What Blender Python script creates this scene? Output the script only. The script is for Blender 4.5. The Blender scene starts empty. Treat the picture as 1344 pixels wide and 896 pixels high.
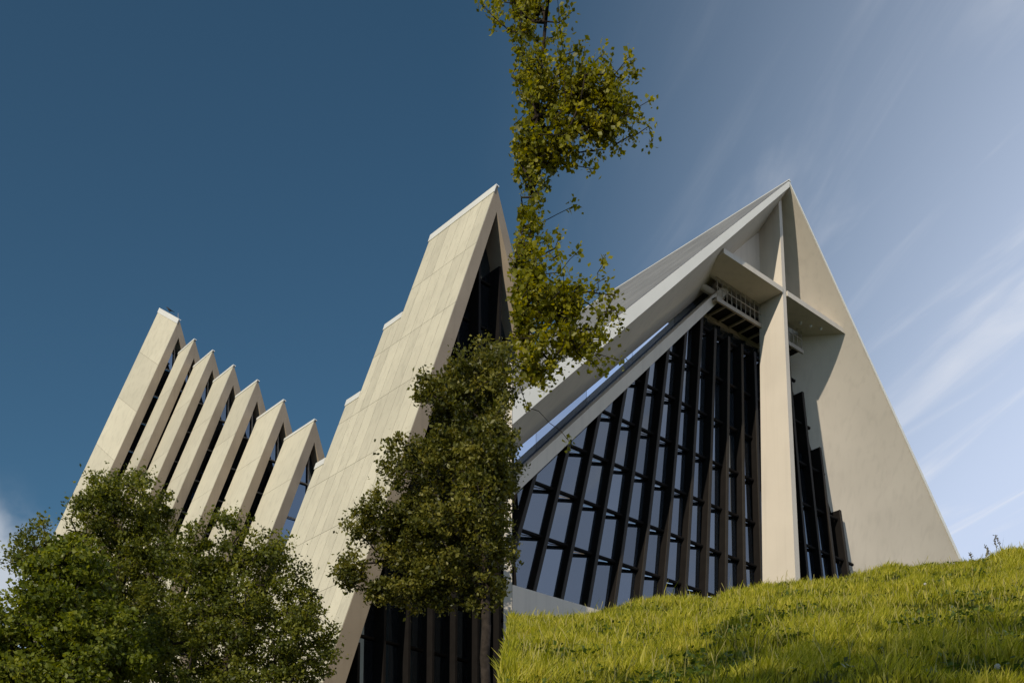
import bpy, bmesh, math, random
import numpy as np
from mathutils import Vector, Matrix

# ------------------------------------------------------------------ camera
scene = bpy.context.scene
COL = scene.collection
F_PX, PITCH, Y_HOR = 1450.0, math.radians(7.0), 1260.0      # photo pixels (1344 x 896)
PP_Y = Y_HOR - F_PX * math.tan(PITCH)
cd = bpy.data.cameras.new('camera')
cd.sensor_width = 36.0
cd.lens = F_PX / 1344.0 * 36.0
cd.shift_y = (PP_Y - 448.0) / 1344.0                         # rising front, as on an architectural lens
cd.clip_end = 6000.0
cam = bpy.data.objects.new('camera', cd)
COL.objects.link(cam)
cam.location = (0, 0, 0)                                     # eye level is z = 0
cam.rotation_euler = (math.radians(90) + PITCH, 0, 0)
scene.camera = cam

# ------------------------------------------------------------------ light
SUN = Vector((-0.44, -0.785, 0.455)).normalized()             # direction towards the sun
world = bpy.data.worlds.new('World')
scene.world = world
world.use_nodes = True
nt = world.node_tree
nt.nodes.clear()
def WN(t, **kw):
    n = nt.nodes.new(t)
    for k, v in kw.items():
        setattr(n, k, v)
    return n
def wm(op, a, b=None, c=None):
    n = WN('ShaderNodeMath', operation=op)
    for i, q in enumerate((a, b, c)):
        if q is None: continue
        if isinstance(q, (int, float)): n.inputs[i].default_value = q
        else: nt.links.new(q, n.inputs[i])
    return n.outputs[0]
def wsmooth(v, lo, hi, a=0.0, b=1.0):
    n = WN('ShaderNodeMapRange', interpolation_type='SMOOTHSTEP')
    nt.links.new(v, n.inputs[0])
    for i, q in enumerate((lo, hi, a, b)): n.inputs[i + 1].default_value = q
    return n.outputs[0]
sky = WN('ShaderNodeTexSky', sky_type='NISHITA', sun_disc=False)
sky.sun_elevation = math.asin(SUN.z)
sky.sun_rotation = math.atan2(SUN.x, SUN.y)
sky.altitude = 2500.0
sky.air_density = 1.0
sky.dust_density = 0.0
sky.ozone_density = 1.6
tc = WN('ShaderNodeTexCoord')
sep = WN('ShaderNodeSeparateXYZ')
nt.links.new(tc.outputs['Generated'], sep.inputs[0])
dz = wm('MAXIMUM', sep.outputs[2], 0.02)
px_, py_ = wm('DIVIDE', sep.outputs[0], dz), wm('DIVIDE', sep.outputs[1], dz)
comb = WN('ShaderNodeCombineXYZ')
nt.links.new(px_, comb.inputs[0]); nt.links.new(py_, comb.inputs[1])
# a cirrus layer seen in perspective (plane coordinates), thicker towards the right
mp = WN('ShaderNodeMapping')
mp.inputs['Scale'].default_value = (4.2, 0.9, 1)
mp.inputs['Location'].default_value = (3.1, 1.7, 0)
rot = WN('ShaderNodeVectorRotate', rotation_type='Z_AXIS')
rot.inputs['Angle'].default_value = math.radians(-12)
nt.links.new(comb.outputs[0], rot.inputs[0])
nt.links.new(rot.outputs[0], mp.inputs[0])
n1 = WN('ShaderNodeTexNoise'); n1.inputs['Scale'].default_value = 1.5; n1.inputs['Detail'].default_value = 7
n1.inputs['Roughness'].default_value = 0.55; n1.inputs['Distortion'].default_value = 0.9
nt.links.new(mp.outputs[0], n1.inputs[0])
cover = wsmooth(px_, -0.08, 1.15)
streak = wsmooth(n1.outputs[0], 0.48, 0.80)
glow = wm('MULTIPLY', cover, 0.94)
cir = wm('MINIMUM', wm('MULTIPLY', wm('MULTIPLY', streak, cover), 0.85), 0.92)
# a few low cumulus towards the left
n2 = WN('ShaderNodeTexNoise'); n2.inputs['Scale'].default_value = 8.0; n2.inputs['Detail'].default_value = 8
nt.links.new(tc.outputs['Generated'], n2.inputs[0])
low = wsmooth(sep.outputs[2], 0.41, 0.33)
leftm = wsmooth(px_, -0.98, -1.25)
cum = wm('MULTIPLY', wm('MULTIPLY', wsmooth(n2.outputs[0], 0.44, 0.60), low), leftm)
fac = wm('MAXIMUM', cir, wm('MULTIPLY', cum, 0.6))
mix = WN('ShaderNodeMixRGB')
glow_mix = WN('ShaderNodeMixRGB')                            # sun glow painted as pale haze, stronger towards the right
wb = WN('ShaderNodeMixRGB', blend_type='MULTIPLY')           # clear northern air: a little less red than the model sky
wb.inputs[0].default_value = 1.0; wb.inputs[2].default_value = (0.70, 1.05, 1.02, 1)
nt.links.new(sky.outputs[0], wb.inputs[1])
nt.links.new(glow, glow_mix.inputs[0]); nt.links.new(wb.outputs[0], glow_mix.inputs[1])
glow_mix.inputs[2].default_value = (8.2, 9.5, 12.2, 1)
nt.links.new(fac, mix.inputs[0])
nt.links.new(glow_mix.outputs[0], mix.inputs[1])
mix.inputs[2].default_value = (11.0, 11.2, 11.8, 1)             # sunlit ice cloud, in sky radiance units
bg = WN('ShaderNodeBackground'); bg.inputs[1].default_value = 0.075
nt.links.new(mix.outputs[0], bg.inputs[0])
wo = WN('ShaderNodeOutputWorld')
nt.links.new(bg.outputs[0], wo.inputs[0])

sl = bpy.data.lights.new('sun', 'SUN')
sl.energy = 3.6
sl.angle = math.radians(0.5)
sl.color = (1.0, 0.90, 0.74)
so = bpy.data.objects.new('sun', sl)
COL.objects.link(so)
so.rotation_euler = SUN.to_track_quat('Z', 'Y').to_euler()
vs = scene.view_settings
vs.view_transform = 'Standard'; vs.look = 'None'; vs.gamma = 1.0; vs.use_curve_mapping = False
vs.exposure = 0.0

# ------------------------------------------------------------------ helpers
V = Vector
def ray(x, y):
    """direction of a photo pixel, scaled so that its Y component is 1"""
    s, c = math.sin(PITCH), math.cos(PITCH)
    a = (PP_Y - y) / F_PX
    d = V(((x - 672) / F_PX, c - a * s, s + a * c))
    return d / d.y
def at(x, y, Y): return ray(x, y) * Y

def tag(o, label=None, cat=None, group=None, kind=None):
    if label: o['label'] = label
    if cat: o['category'] = cat
    if group: o['group'] = group
    if kind: o['kind'] = kind
    return o
def empty(name, loc=(0, 0, 0), parent=None):
    o = bpy.data.objects.new(name, None)
    o.empty_display_size = 0.5
    COL.objects.link(o)
    o.location = loc
    if parent: o.parent = parent
    return o
def mesh_obj(name, verts, faces, mat, parent=None, smooth=False, uvfix=True):
    me = bpy.data.meshes.new(name)
    me.from_pydata([tuple(v) for v in verts], [], faces)
    me.validate(); me.update()
    if uvfix:
        bm = bmesh.new(); bm.from_mesh(me)
        bmesh.ops.recalc_face_normals(bm, faces=bm.faces)
        bm.to_mesh(me); bm.free()
    if mat: me.materials.append(mat)
    if smooth:
        me.polygons.foreach_set('use_smooth', [True] * len(me.polygons))
    o = bpy.data.objects.new(name, me)
    COL.objects.link(o)
    if parent:
        o.parent = parent
        o.matrix_parent_inverse = Matrix.Translation(parent_world(parent)).inverted()
    return o
def parent_world(p):
    """meshes and inner empties sit at the world origin; only a thing's own empty is placed"""
    return V(p.location) if p.parent is None and p.type == 'EMPTY' else V((0, 0, 0))
HEX = [(0, 1, 2, 3), (7, 6, 5, 4), (0, 4, 5, 1), (1, 5, 6, 2), (2, 6, 7, 3), (3, 7, 4, 0)]
def hexa(name, p8, mat, parent=None):
    """p8: four corners of one face, then the four opposite ones"""
    return mesh_obj(name, p8, HEX, mat, parent)
def loft(name, secs, mat, parent=None, smooth=False):
    """solid through a row of closed sections with equal point counts"""
    n = len(secs[0]); vs_ = [p for s in secs for p in s]; fs = []
    for k in range(len(secs) - 1):
        for i in range(n):
            j = (i + 1) % n
            fs.append((k * n + i, k * n + j, (k + 1) * n + j, (k + 1) * n + i))
    fs.append(tuple(range(n))[::-1]); fs.append(tuple((len(secs) - 1) * n + i for i in range(n)))
    return mesh_obj(name, vs_, fs, mat, parent, smooth)
def tube_pts(p, q, r, n=8, r2=None):
    p, q = V(p), V(q); d = (q - p).normalized()
    a = d.orthogonal().normalized(); b = d.cross(a)
    r2 = r if r2 is None else r2
    s = [[c + (a * math.cos(2 * math.pi * i / n) + b * math.sin(2 * math.pi * i / n)) * rr for i in range(n)] for c, rr in ((p, r), (q, r2))]
    return s
def cut_x(o, x0):
    """trim a mesh object (world coordinates) to X >= x0 and close the cut"""
    bm = bmesh.new(); bm.from_mesh(o.data)
    g = bm.verts[:] + bm.edges[:] + bm.faces[:]
    r = bmesh.ops.bisect_plane(bm, geom=g, plane_co=(x0, 0, 0), plane_no=(1, 0, 0), clear_inner=True)
    ed = [e for e in r['geom_cut'] if isinstance(e, bmesh.types.BMEdge)]
    if ed: bmesh.ops.holes_fill(bm, edges=ed)
    bm.to_mesh(o.data); bm.free()
    return o

# ------------------------------------------------------------------ materials
def material(name, col, rough=0.7, spec=0.3, metal=0.0, nscale=1.0, namt=0.0, col2=None, bump=0.0, bscale=20.0,
             stretch=(1, 1, 1), detail=5, streaks=0.0):
    m = bpy.data.materials.new(name); m.use_nodes = True
    t = m.node_tree; p = t.nodes['Principled BSDF']
    p.inputs['Roughness'].default_value = rough
    p.inputs['Specular IOR Level'].default_value = spec
    p.inputs['Metallic'].default_value = metal
    p.inputs['Base Color'].default_value = (*col, 1)
    g = t.nodes.new('ShaderNodeNewGeometry')
    mp = t.nodes.new('ShaderNodeMapping'); mp.inputs['Scale'].default_value = stretch
    t.links.new(g.outputs['Position'], mp.inputs[0])
    if namt > 0 or col2:
        n = t.nodes.new('ShaderNodeTexNoise'); n.inputs['Scale'].default_value = nscale; n.inputs['Detail'].default_value = detail
        t.links.new(mp.outputs[0], n.inputs[0])
        r = t.nodes.new('ShaderNodeMapRange')
        r.inputs[1].default_value = 0.35; r.inputs[2].default_value = 0.68
        t.links.new(n.outputs[0], r.inputs[0])
        x = t.nodes.new('ShaderNodeMixRGB')
        t.links.new(r.outputs[0], x.inputs[0])
        x.inputs[1].default_value = (*col, 1)
        c2 = col2 if col2 else tuple(c * (1 - namt) for c in col)
        x.inputs[2].default_value = (*c2, 1)
        out = x.outputs[0]
        if streaks:
            mp2 = t.nodes.new('ShaderNodeMapping'); mp2.inputs['Scale'].default_value = (2.2, 2.2, 0.07)
            t.links.new(g.outputs['Position'], mp2.inputs[0])
            n3 = t.nodes.new('ShaderNodeTexNoise'); n3.inputs['Scale'].default_value = 1.6; n3.inputs['Detail'].default_value = 6
            t.links.new(mp2.outputs[0], n3.inputs[0])
            r3 = t.nodes.new('ShaderNodeMapRange'); r3.inputs[1].default_value = 0.5; r3.inputs[2].default_value = 0.8
            r3.inputs[3].default_value = 0.0; r3.inputs[4].default_value = streaks
            t.links.new(n3.outputs[0], r3.inputs[0])
            x2 = t.nodes.new('ShaderNodeMixRGB'); x2.inputs[2].default_value = (*[c * 0.6 for c in col], 1)
            t.links.new(r3.outputs[0], x2.inputs[0]); t.links.new(out, x2.inputs[1])
            out = x2.outputs[0]
        t.links.new(out, p.inputs['Base Color'])
    if bump > 0:
        n2 = t.nodes.new('ShaderNodeTexNoise'); n2.inputs['Scale'].default_value = bscale; n2.inputs['Detail'].default_value = 4
        t.links.new(mp.outputs[0], n2.inputs[0])
        b = t.nodes.new('ShaderNodeBump'); b.inputs['Strength'].default_value = bump; b.inputs['Distance'].default_value = 0.03
        t.links.new(n2.outputs[0], b.inputs['Height']); t.links.new(b.outputs[0], p.inputs['Normal'])
    return m
def panel_material(name, col, vary):
    m = material(name, col, 0.55, 0.35, nscale=0.25, namt=0.10, bump=0.05, bscale=2.0, streaks=0.5)
    t = m.node_tree; p = t.nodes['Principled BSDF']
    oi = t.nodes.new('ShaderNodeObjectInfo')
    r = t.nodes.new('ShaderNodeMapRange'); r.inputs[3].default_value = 1 - vary; r.inputs[4].default_value = 1.0
    t.links.new(oi.outputs['Random'], r.inputs[0])
    x = t.nodes.new('ShaderNodeMixRGB'); x.blend_type = 'MULTIPLY'; x.inputs[0].default_value = 1
    src = p.inputs['Base Color'].links[0].from_socket
    t.links.new(src, x.inputs[1]); t.links.new(r.outputs[0], x.inputs[2]); t.links.new(x.outputs[0], p.inputs['Base Color'])
    return m
def glass_material(name, tint, mirror, base):
    m = bpy.data.materials.new(name); m.use_nodes = True
    t = m.node_tree; t.nodes.clear()
    o = t.nodes.new('ShaderNodeOutputMaterial')
    d = t.nodes.new('ShaderNodeBsdfPrincipled'); d.inputs['Base Color'].default_value = (*base, 1); d.inputs['Roughness'].default_value = 0.06
    gl = t.nodes.new('ShaderNodeBsdfGlossy'); gl.inputs['Color'].default_value = (*tint, 1); gl.inputs['Roughness'].default_value = 0.03
    g = t.nodes.new('ShaderNodeNewGeometry')
    n = t.nodes.new('ShaderNodeTexNoise'); n.inputs['Scale'].default_value = 0.5
    t.links.new(g.outputs['Position'], n.inputs[0])
    b = t.nodes.new('ShaderNodeBump'); b.inputs['Strength'].default_value = 0.04; b.inputs['Distance'].default_value = 0.1
    t.links.new(n.outputs[0], b.inputs['Height']); t.links.new(b.outputs[0], gl.inputs['Normal'])
    oi = t.nodes.new('ShaderNodeObjectInfo')
    r = t.nodes.new('ShaderNodeMapRange'); r.inputs[3].default_value = mirror * 0.55; r.inputs[4].default_value = mirror * 1.12
    t.links.new(oi.outputs['Random'], r.inputs[0])
    x = t.nodes.new('ShaderNodeMixShader')
    t.links.new(r.outputs[0], x.inputs[0]); t.links.new(d.outputs[0], x.inputs[1]); t.links.new(gl.outputs[0], x.inputs[2])
    t.links.new(x.outputs[0], o.inputs[0])
    return m
def leaf_material(name, c1, c2, c3, trans=0.35):
    m = bpy.data.materials.new(name); m.use_nodes = True
    t = m.node_tree; t.nodes.clear()
    o = t.nodes.new('ShaderNodeOutputMaterial')
    at_ = t.nodes.new('ShaderNodeAttribute'); at_.attribute_name = 'tone'
    cr = t.nodes.new('ShaderNodeValToRGB')
    cr.color_ramp.elements[0].color = (*c1, 1); cr.color_ramp.elements[1].color = (*c3, 1)
    e = cr.color_ramp.elements.new(0.5); e.color = (*c2, 1)
    t.links.new(at_.outputs['Fac'], cr.inputs[0])
    p = t.nodes.new('ShaderNodeBsdfPrincipled'); p.inputs['Roughness'].default_value = 0.45; p.inputs['Specular IOR Level'].default_value = 0.35
    t.links.new(cr.outputs[0], p.inputs['Base Color'])
    tr = t.nodes.new('ShaderNodeBsdfTranslucent')
    hs = t.nodes.new('ShaderNodeHueSaturation'); hs.inputs['Value'].default_value = 1.5; hs.inputs['Saturation'].default_value = 1.1; hs.inputs['Hue'].default_value = 0.485
    t.links.new(cr.outputs[0], hs.inputs['Color']); t.links.new(hs.outputs[0], tr.inputs['Color'])
    x = t.nodes.new('ShaderNodeMixShader'); x.inputs[0].default_value = trans
    t.links.new(p.outputs[0], x.inputs[1]); t.links.new(tr.outputs[0], x.inputs[2]); t.links.new(x.outputs[0], o.inputs[0])
    return m

M = {}
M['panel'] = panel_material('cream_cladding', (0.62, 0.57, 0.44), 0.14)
M['slab'] = material('slab_concrete', (0.60, 0.53, 0.42), 0.8, 0.2, nscale=0.4, namt=0.15, bump=0.08, bscale=4.0, streaks=0.3)
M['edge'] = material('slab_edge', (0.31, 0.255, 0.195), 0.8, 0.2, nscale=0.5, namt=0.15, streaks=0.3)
M['joint'] = material('joint', (0.34, 0.31, 0.25), 0.9, 0.1, namt=0.1)
M['cap'] = material('ridge_cap_metal', (0.80, 0.78, 0.72), 0.35, 0.5, metal=0.15, nscale=0.8, namt=0.08)
M['white'] = material('painted_concrete', (0.66, 0.595, 0.505), 0.75, 0.25, nscale=0.30, namt=0.10, bump=0.10, bscale=3.0, streaks=0.30)
M['litedge'] = material('sunlit_paint', (0.88, 0.85, 0.77), 0.6, 0.3, nscale=0.6, namt=0.06)  # sunlight on the slab fronts, painted in as a whiter colour
M['wallgrey'] = material('weathered_concrete', (0.20, 0.185, 0.155), 0.9, 0.15, nscale=1.2, namt=0.35, bump=0.3, bscale=8.0, streaks=0.5)
M['roofshade'] = material('shaded_roof_metal', (0.27, 0.265, 0.255), 0.55, 0.4, metal=0.2, nscale=0.7, namt=0.2, streaks=0.3)  # shade of the outer roof face painted in as grey
M['fin'] = material('dark_bronze', (0.012, 0.010, 0.009), 0.75, 0.12, nscale=2.0, namt=0.3)
M['finedge'] = material('bronze_edge', (0.030, 0.025, 0.020), 0.7, nscale=2.0, namt=0.2)
M['glass'] = glass_material('coated_glass', (0.60, 0.70, 0.84), 0.185, (0.02, 0.024, 0.03))
M['slotglass'] = glass_material('slot_glass', (0.62, 0.76, 0.98), 0.75, (0.03, 0.04, 0.06))
M['glassdark'] = glass_material('dark_glass', (0.35, 0.50, 0.68), 0.32, (0.008, 0.009, 0.011))
M['steel'] = material('painted_steel', (0.42, 0.36, 0.29), 0.5, 0.4, nscale=3.0, namt=0.2)
M['lamp'] = material('lamp_body', (0.8, 0.8, 0.82), 0.3, 0.5)
M['bark'] = material('bark', (0.075, 0.055, 0.04), 0.9, 0.1, nscale=6.0, namt=0.5, bump=0.5, bscale=25.0)
M['barkdark'] = material('dark_bark', (0.045, 0.035, 0.028), 0.9, 0.1, nscale=6.0, namt=0.5, bump=0.5, bscale=25.0)
M['soil'] = material('meadow_soil', (0.05, 0.065, 0.018), 0.95, 0.1, nscale=1.5, col2=(0.03, 0.03, 0.012), bump=0.6, bscale=8.0)
M['bird'] = material('black_feathers', (0.012, 0.012, 0.014), 0.5, 0.4, nscale=20, namt=0.3)
M['seed'] = material('seed_fluff', (0.7, 0.68, 0.62), 0.9, 0.1, nscale=80, namt=0.2)
M['leaf_olive'] = leaf_material('leaf_olive', (0.045, 0.056, 0.008), (0.130, 0.148, 0.018), (0.290, 0.290, 0.046), 0.45)
M['leaf_dark'] = leaf_material('leaf_dark', (0.040, 0.045, 0.008), (0.120, 0.122, 0.017), (0.270, 0.245, 0.046), 0.4)
M['leaf_maple'] = leaf_material('leaf_maple', (0.060, 0.080, 0.009), (0.150, 0.180, 0.018), (0.270, 0.285, 0.040), 0.45)
M['leaf_birch'] = leaf_material('leaf_birch', (0.085, 0.090, 0.008), (0.220, 0.220, 0.016), (0.400, 0.360, 0.040), 0.5)
M['grass'] = leaf_material('grass_blades', (0.050, 0.064, 0.007), (0.370, 0.375, 0.020), (0.680, 0.610, 0.120), 0.55)

# ------------------------------------------------------------------ ground
def sst(x, a, b):
    t = np.clip((x - a) / (b - a), 0, 1)
    return t * t * (3 - 2 * t)
def bank_h(X, Y):
    X = np.asarray(X, float); Y = np.asarray(Y, float)
    line = -0.836 + 0.344 * Y
    line = np.where(Y < 3.0, np.maximum(line, -1.6 + 0.02 * Y), line)
    top = 8.30 + 0.03 * (Y - 27.0)
    k = 0.45
    h = -np.log(np.exp(-line / k) + np.exp(-top / k)) * k           # smooth crest
    h = np.where(Y < 15, line, h)
    h = np.where(Y < 1.5, -1.6 + (line + 1.6) * sst(Y, -6, 1.5) * 1.0, h)
    tilt = 0.146 * np.clip(X, -1, 15) * np.clip(Y / 24.0, 0, 1)
    bumps = 0.10 * np.sin(X * 1.7 + Y * 0.6) * np.sin(Y * 1.1 - X * 0.5 + 1.0) + 0.05 * np.sin(X * 4.1 + 1.3) * np.sin(Y * 3.3)
    return h + tilt + bumps * sst(Y, 3, 8)
def left_h(X, Y):
    Y = np.asarray(Y, float)
    return -1.6 + 2.6 * sst(Y, 6, 34) + 9.2 * sst(Y, 36, 60) + 0 * np.asarray(X, float)
WALL_X0, WALL_X1 = -0.10, 0.03
def ground_h(X, Y):
    X = np.asarray(X, float); Y = np.asarray(Y, float)
    wX = sst(X, -0.09, 0.02)
    far = sst(Y, 44, 62)
    b = bank_h(X, np.minimum(Y, 60)); l = left_h(X, Y)
    w = wX * (1 - far) + sst(X, -12, 20) * far
    near = sst(Y, 0.5, 3.0)
    return l * (1 - w * near) + b * w * near + 0.0
xs = np.unique(np.concatenate([[-2500, -1200, -600, -300, -160, -100, -70], np.arange(-50, -2, 2.0), [-1, -0.5, -0.2, -0.09, -0.05, -0.02, 0.02, 0.2],
                               np.arange(0.5, 16, 0.45), np.arange(16, 40, 2.0), [50, 70, 100, 160, 300, 600, 1200, 2500]]))
ys = np.unique(np.concatenate([[-2500, -800, -300, -100, -40, -20, -10, -6, -3], np.arange(-2, 34, 0.45), np.arange(34, 66, 1.5), [70, 80, 100, 130, 180, 260, 400, 700, 1400, 3000]]))
GX, GY = np.meshgrid(xs, ys)
GZ = ground_h(GX, GY)
nx, ny = len(xs), len(ys)
gv = np.stack([GX, GY, GZ], -1).reshape(-1, 3)
gf = [(j * nx + i, j * nx + i + 1, (j + 1) * nx + i + 1, (j + 1) * nx + i) for j in range(ny - 1) for i in range(nx - 1)]
ground = mesh_obj('ground', gv.tolist(), gf, M['soil'], None, True, uvfix=False)
tag(ground, kind='structure')

# ------------------------------------------------------------------ right-hand church (seen from below, its cross in the gable)
PHI = math.radians(49.0)
A = at(1035, 238, 50.0)
U = V((math.sin(PHI), math.cos(PHI), 0)); B = V((-math.cos(PHI), math.sin(PHI), 0)); Z = V((0, 0, 1))
def R(u, v, z): return A + U * u + B * v + Z * z
def loc(x, y, v):
    r = ray(x, y); P0 = A + B * v
    q = r * (P0.dot(B) / r.dot(B)) - A
    return q.dot(U), q.z
ZG = 6.5 - A.z                                                  # foot of the building, sunk in the ground
churchR = empty('church', (A.x, A.y, 8.5))
tag(churchR, 'white A-frame church on the grassy bank with a tall cross standing in its gable', 'church')
SL = 0.98
# left roof slab: bright front strip that widens downwards, inner face sloping back to the glazing
def lsec(u):
    a = abs(u); zr = -SL * a
    t = 0.33 + 0.034 * a
    return [(0, zr), (0, zr - t), (3.05, -2.73 - 0.978 * a), (3.05, -2.73 - 0.978 * a + 1.3), (15, zr - 0.45), (15, zr)]
def build_left():
    us = [0.0, -3, -6, -9, -12, -15, -18, -21]
    o = loft('roof_slab', [[R(u, v, z) for v, z in lsec(u)] for u in us], M['white'], churchR)
    cut_x(o, 0.012)
    tag(o, 'left roof slab with a broad pale front edge')
    # front edge band and roof sheet as pieces of their own, 3 mm proud
    us2 = us
    e = loft('front_edge', [[R(u, -0.05, -SL * abs(u) + 0.004), R(u, -0.05, -SL * abs(u) - 0.325 - 0.034 * abs(u)),
                             R(u, -0.004, -SL * abs(u) - 0.325 - 0.034 * abs(u)), R(u, -0.004, -SL * abs(u) + 0.004)] for u in us2], M['litedge'], o)
    cut_x(e, 0.012)
    nrm = (U * -SL + Z).normalized()
    # standing-seam roof sheets
    v0 = -0.05; k = 0
    while v0 < 15:
        v1 = min(v0 + 1.45, 15.05)
        q = [R(0.0, v0 + 0.02, 0), R(-21, v0 + 0.02, -SL * 21), R(-21, v1 - 0.02, -SL * 21), R(0.0, v1 - 0.02, 0)]
        s = hexa('roof_sheet', [p + nrm * 0.006 for p in q] + [p + nrm * 0.05 for p in q], M['roofshade'], o)
        cut_x(s, 0.012)
        v0 += 1.45
    return o
build_left()
def rsec(u):
    zr = -SL * u
    t = 0.12 + 0.012 * u
    ub = u * 0.60
    p, q = R(u - 0.02, 0, zr - t), R(ub, 3.05, -0.41 - 1.79 * ub)
    return [R(u, 0, zr)] + [p + (q - p) * (k / 8) for k in range(9)] + [R(ub + 0.6, 3.05, -0.41 - 1.79 * ub + 0.3), R(u - 0.3, 15, zr - 0.45), R(u, 15, zr)]
roofR = loft('roof_slab', [rsec(31 * k / 48) for k in range(49)], M['white'], churchR, True)
roofR.data.set_sharp_from_angle(angle=math.radians(25))
tag(roofR, 'right roof slab with a wide shaded inner face')
loft('front_edge', [[R(u, -0.05, -SL * u + 0.004), R(u, -0.05, -SL * u - 0.12 - 0.014 * u), R(u, -0.004, -SL * u - 0.12 - 0.014 * u), R(u, -0.004, -SL * u + 0.004)] for u in (0, 31)],
     M['litedge'], roofR)
# thin joint line along the foot of the inner face
loft('joint_strip', [[R(u * 0.60 + 0.04, 3.00, -0.41 - 1.79 * u * 0.6 + 0.55), R(u * 0.60 + 0.04, 3.00, -0.41 - 1.79 * u * 0.6 + 0.46), R(u * 0.60 + 0.10, 2.9, -0.41 - 1.79 * u * 0.6 + 0.40), R(u * 0.60 + 0.10, 2.9, -0.41 - 1.79 * u * 0.6 + 0.5)] for u in (5.5, 20)], M['joint'], roofR)
capm = loft('ridge_cap', [[R(-0.10, v, -0.03), R(0, v, 0.10), R(0.10, v, -0.03), R(0, v, -0.02)] for v in (-0.07, 15.05)], M['cap'], churchR)
# gable wall behind the cross head
ARM_Z = -5.45
hexa('gable_wall', [R(-0.02, 1.72, -0.2), R(-5.0, 1.72, -5.0), R(-5.0, 1.72, ARM_Z - 0.1), R(-0.02, 1.72, ARM_Z - 0.1),
                    R(-0.02, 2.0, -0.2), R(-5.0, 2.0, -5.0), R(-5.0, 2.0, ARM_Z - 0.1), R(-0.02, 2.0, ARM_Z - 0.1)], M['white'], churchR)
# the cross: upright fin and two arms
cross = empty('cross', (0, 0, 0), churchR); cross.matrix_parent_inverse = Matrix.Translation(churchR.location).inverted()
hexa('upright', [R(-0.13, 0.52, -0.55), R(0.10, 0.52, -0.55), R(0.24, 0.02, ZG), R(-0.24, 0.02, ZG),
                 R(-0.13, 1.75, -0.55), R(0.10, 1.75, -0.55), R(0.24, 2.25, ZG), R(-0.24, 2.25, ZG)], M['white'], cross)
hexa('arm', [R(-0.19, 0.40, ARM_Z), R(-0.19, 0.40, ARM_Z - 0.26), R(-4.75, 0.40, ARM_Z - 0.26), R(-4.75, 0.40, ARM_Z),
             R(-0.19, 1.95, ARM_Z), R(-0.19, 1.95, ARM_Z - 0.26), R(-4.75, 1.95, ARM_Z - 0.26), R(-4.75, 1.95, ARM_Z)], M['white'], cross)
hexa('arm', [R(0.19, 0.40, ARM_Z - 0.02), R(0.19, 0.40, ARM_Z - 0.28), R(5.3, 0.40, ARM_Z - 0.28), R(5.3, 0.40, ARM_Z - 0.02),
             R(0.19, 1.95, ARM_Z - 0.02), R(0.19, 1.95, ARM_Z - 0.28), R(4.4, 1.95, ARM_Z - 0.28), R(4.4, 1.95, ARM_Z - 0.02)], M['white'], cross)
for u_, v_ in ((2.6, 1.3), (3.2, 1.1), (3.8, 0.9)):
    loft('spotlight', tube_pts(R(u_, v_, ARM_Z - 0.28), R(u_, v_, ARM_Z - 0.40), 0.06, 10), M['lamp'], cross)
# glazing
GV = 3.2
Z_PL = -23.45
def beam_z(u): return -3.25 - 1.03 * abs(u)
def rin_z(u): return -0.41 - 1.79 * u
WZ = loc(970, 408, 1.75)[1]                                     # level of the maintenance walkway
def glass_top(u): return beam_z(u) if u < -4.6 else (min(beam_z(u), WZ - 0.22) if u < 2.7 else rin_z(u) - 0.15)
win = empty('glass_front', (0, 0, 0), churchR); win.matrix_parent_inverse = Matrix.Translation(churchR.location).inverted()
KF = 0.020
SAW = 0.26                                                      # every pane is canted a little, saw-tooth fashion
def fan(u0, z): return u0 * (1 - KF * (z - Z_PL))               # mullions fan in slightly towards the top
tr_z = [-26.0, -23.45]
z = -21.0
while z < -4: tr_z.append(z); z += 2.2
bays = [-19.2 + 1.5 * i for i in range(0, 24)]
def fin_depth(u0): return 0.74 if u0 < 3 else 0.66
def fin_top(u0):
    zt = -3.0
    for _ in range(520):
        if zt <= glass_top(fan(u0, zt)): break
        zt -= 0.05
    return zt + 0.15 if not -4.4 < u0 < 2.7 else min(zt + 0.15, WZ - 1.0)
def inside_x(p): return p.x > 0.05
for u0 in bays:
    zt = fin_top(u0); zb = ZG + 3 if u0 > 3 else Z_PL - 0.3
    if zt - zb < 0.6: continue
    o = hexa('mullion', [R(fan(u0, zb) - 0.07, GV - fin_depth(u0), zb), R(fan(u0, zb) + 0.07, GV - fin_depth(u0), zb), R(fan(u0, zb) + 0.07, GV, zb), R(fan(u0, zb) - 0.07, GV, zb),
                         R(fan(u0, zt) - 0.07, GV - fin_depth(u0), zt), R(fan(u0, zt) + 0.07, GV - fin_depth(u0), zt), R(fan(u0, zt) + 0.07, GV, zt), R(fan(u0, zt) - 0.07, GV, zt)], M['fin'], win)
    if min(v.co.x for v in o.data.vertices) < 0.05:
        cut_x(o, 0.03)
    if not len(o.data.vertices):
        bpy.data.objects.remove(o); continue
    e = hexa('mullion_edge', [R(fan(u0, q) + s, GV - w, q) for q in (zb, zt) for s, w in ((-0.085, fin_depth(u0) + 0.05), (0.085, fin_depth(u0) + 0.05), (0.085, fin_depth(u0) + 0.003), (-0.085, fin_depth(u0) + 0.003))], M['finedge'], o)
    cut_x(e, 0.03)
    if not len(e.data.vertices): bpy.data.objects.remove(e)
for q in tr_z:
    lo, hi = -19.5, 15.0
    if q > Z_PL: lo = max(lo, -(-q - 3.25) / 1.03)
    hi = min(hi, (-q - 0.41 - 0.2) / 1.79)
    if q < Z_PL - 0.1: lo = 3.0
    if hi - lo < 0.5: continue
    o = loft('transom', tube_pts(R(lo, GV - 0.46, q), R(hi, GV - 0.46, q), 0.085, 8), M['fin'], win)
    cut_x(o, 0.03)
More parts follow.
